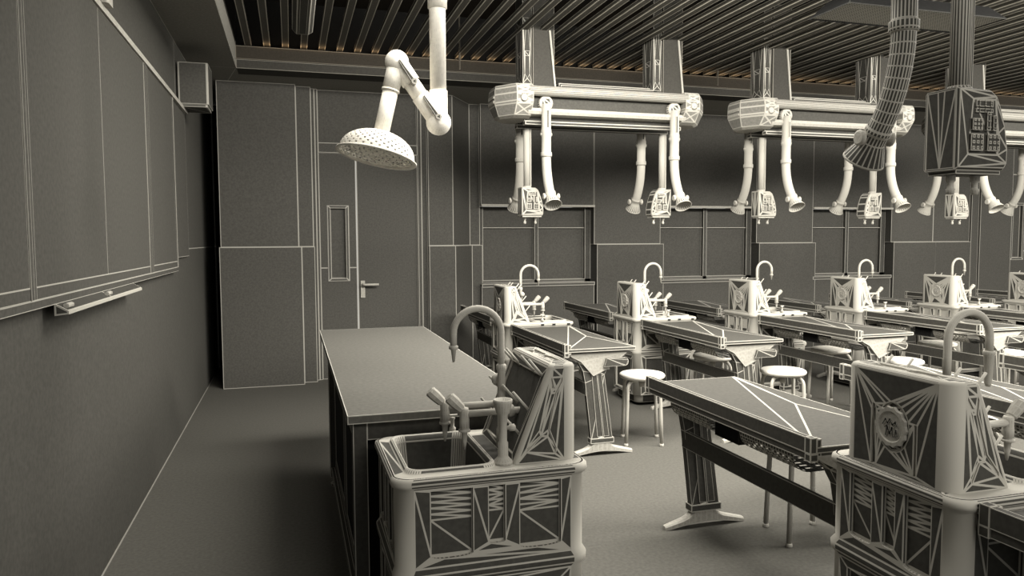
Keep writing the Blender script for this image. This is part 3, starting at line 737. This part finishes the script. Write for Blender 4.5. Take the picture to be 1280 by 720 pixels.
    for y0, y1, z in ((-.05,.05,2.76),(-.10,-.05,2.735),(.05,.10,2.735)): m.box(-.39, .52, y0, y1, z, z+.03)
    m.done('top_channel', M_GREY, b)
    socket_box(b, -.635, 1); socket_box(b, .59, -1)
    hose(b, -.57, -1); hose(b, .615, -1); hose(b, -.65, 1); hose(b, .53, 1)
    return b
boom = make_boom('leftmost far ceiling boom with two socket boxes and four hanging hoses', (2.62, 6.10, 0))
set_wire(boom, wire_for((2.6, 6.0, 2.3), .85))
dup(boom, (2.62+2*PX, 6.10, 0), 'middle far ceiling boom partly behind the big near hose', wire_for((5, 6, 2.3), .85))
dup(boom, (2.62+4*PX, 6.10, 0), 'right far ceiling boom partly behind the big near socket box', wire_for((7.2, 6, 2.3), .85))
dup(boom, (2.62, 1.80, 0), 'near ceiling boom whose large socket box and hose hang at upper right', wire_for((2.0, 1.8, 1.9), .85))

# ------------------------------------------------------------------ fume extraction arm over the demonstration table
ya = 3.3
arm = thing('fume_extraction_arm', 'bright white jointed extraction arm with a perforated dome hood above the demonstration table', 'extraction arm', (.645, ya, 2.9))
def P(x, z): return Vector((x-.645, 0, z-2.9))
pj, pk, ph = P(.645, 1.98), P(.463, 2.235), P(.392, 1.93)
m = MB(); m.lathe([(.036,2.10-2.9),(.036,3.45-2.9)], 28); m.lathe([(.043,-.42),(.043,-.30),(.036,-.295)], 28)
m.lathe([(.036,-.425),(.043,-.42)], 28); m.lathe([(.040,-.90),(.040,-.78)], 28, cap0=False)
m.done('ceiling_tube', M_WHITE, arm, .0022)
def ball(c, r):
    m.lathe([(r*math.sin(PI*k/14), -r*math.cos(PI*k/14)) for k in range(1,14)], 24, Matrix.Translation(c) @ Matrix.Rotation(PI/2,4,'X'))
m = MB(); ball(pj, .056); m.done('ball_joint', M_WHITE, arm, .002)
m = MB(); d = (pk-pj); m.tube([pj+d*.05, pj+d*.45], .040, 24); m.tube([pj+d*.43, pj+d*.70], .036, 24); m.tube([pj+d*.66, pk], .042, 24)
ua = m.done('upper_arm', M_WHITE, arm, .0016)
T = rod_mat(pj, pk)
for a, b in ((.02,.13),(.20,.31)):
    m = MB(); nrm = Vector((0,-1,0))
    A = pj+d.normalized()*a+nrm*.044; B = pj+d.normalized()*b+nrm*.044; sd = d.normalized().cross(nrm)*.008
    m.loft([[A-sd, A+sd, B+sd*.5, B-sd*.5], [q+nrm*.014 for q in (A-sd, A+sd, B+sd*.5, B-sd*.5)]]); m.tube([A-nrm*.01, A+nrm*.025], .013, 12); m.done('friction_lever', M_GREY, ua, .002)
m = MB(); ball(pk, .052); m.done('ball_joint', M_WHITE, arm, .002)
m = MB(); e = (ph-pk); m.tube([pk, pk+e*.42], .038, 24); m.tube([pk+e*.40, pk+e*1.05], .034, 24); m.tube([pk+e*.395, pk+e*.42], .0395, 24); m.done('lower_arm', M_WHITE, arm, .0014)
# perforated dome: real holes
zax = e.normalized(); zax = (zax + Vector((0,-.10,0))).normalized()
T = Matrix.Translation(ph) @ (-zax).to_track_quat('Z','Y').to_matrix().to_4x4()
m = MB(); ns = 60; R = .165; H = .105
prof = []
for k in range(15):
    a = PI/2*k/14; prof.append((max(.034, R*math.sin(a)**.92), H*(math.cos(a)-1)))
def dp(i, j, off=0): 
    r, z = prof[i]; a = 2*PI*j/ns; return T @ Vector(((r-off)*math.cos(a), (r-off)*math.sin(a), z-off))
for i in range(14):
    for j in range(ns):
        q = [dp(i,j), dp(i,j+1), dp(i+1,j+1), dp(i+1,j)]
        if 5 <= i < 14 and ((j + i) % 2 == 0):
            c = sum(q, Vector())/4; n4 = [c+(p-c)*.52 for p in q]
            for t in range(4): m.f([q[t], q[(t+1)%4], n4[(t+1)%4], n4[t]])
        else: m.f(q, True)
m.lathe([(R-.002,-H),(R+.012,-H-.006),(R+.012,-H-.012),(R-.004,-H-.010)], ns, T, cap0=False, cap1=False)
hd = m.done('dome_hood', M_WHITE, arm, .0012)
m = MB(); m.lathe([(R-.004,-H-.008)]+[(R*(1-.09*k),-H-.006+.001*k) for k in range(1,10)]+[(.01,-H+.002)], 40, T, cap0=False, cap1=True)
bmx = m.bm
fs = [f for f in bmx.faces if len(f.verts) == 4]
fs = [f for k, f in enumerate(fs) if (k//40+k%40) % 2 == 0]*1
fs = [f for f in fs for _ in (0,1)]
inn = bmesh.ops.inset_individual(bmx, faces=fs[::2], thickness=.0020, depth=0)
bmesh.ops.delete(bmx, geom=fs[::2], context='FACES')
m.done('perforated_screen', M_WHITE, hd, .0008)

# ------------------------------------------------------------------ camera
def cam_axes():
    cy, sy, cp, sp_ = math.cos(YAW), math.sin(YAW), math.cos(PITCH), math.sin(PITCH)
    f = Vector((sy*cp, cy*cp, sp_)); r = Vector((cy, -sy, 0)); u = r.cross(f)
    cr, sr = math.cos(ROLL), math.sin(ROLL)
    return r*cr+u*sr, -r*sr+u*cr, f
r, u, f = cam_axes()
cd = bpy.data.cameras.new('camera'); cd.sensor_width = 36; cd.lens = F_PX/1280*36; cd.clip_start = .05
co = bpy.data.objects.new('camera', cd); COL.objects.link(co)
co.matrix_world = Matrix(((r.x,u.x,-f.x,CAM.x),(r.y,u.y,-f.y,CAM.y),(r.z,u.z,-f.z,CAM.z),(0,0,0,1)))
scn.camera = co

# ------------------------------------------------------------------ light
def area(name, loc, sx, sy, power, col=(1,.955,.86), rot=(0,0,0)):
    l = bpy.data.lights.new(name, 'AREA'); l.shape = 'RECTANGLE'; l.size = sx; l.size_y = sy; l.energy = power; l.color = col
    o = bpy.data.objects.new(name, l); COL.objects.link(o); o.location = loc; o.rotation_euler = rot
    return o
T_ = math.radians(30)
area('ceiling_light_a', (1.7, 2.9, 3.05), 3.0, 1.0, 120, rot=(T_,0,0))
area('ceiling_light_b', (5.4, 2.6, 3.05), 3.2, 1.0, 450, rot=(T_,0,0))
area('ceiling_light_c', (9.4, 2.5, 3.05), 3.2, 1.0, 500, rot=(T_,0,0))
area('ceiling_light_d', (1.95, 3.8, 3.06), 2.2, .7, 215, rot=(T_,0,0))
area('fill_light_e', (2.6, -1.0, 3.05), 4.0, .8, 125, rot=(.5,0,0))  # added fill from behind the camera, brightens the near camera-facing sides
area('cove_strip', (4.5, 7.05, 3.16), 9.5, .06, 4.5, (1,.66,.36), (PI,0,0))
for x in (3.95, 6.2, 8.3):
    l = bpy.data.lights.new('wall_spot', 'SPOT'); l.energy = 45; l.spot_size = 1.5; l.spot_blend = 1; l.shadow_soft_size = .002; l.color = (1,.955,.86)
    o = bpy.data.objects.new('wall_spot', l); COL.objects.link(o); o.location = (x, 7.72, 2.96)
w = bpy.data.worlds.new('world'); scn.world = w; w.use_nodes = True
w.node_tree.nodes['Background'].inputs[0].default_value = (.9, .88, .82, 1); w.node_tree.nodes['Background'].inputs[1].default_value = .58
scn.view_settings.view_transform = 'Standard'; scn.view_settings.look = 'None'
scn.view_settings.exposure = 0; scn.view_settings.gamma = 1
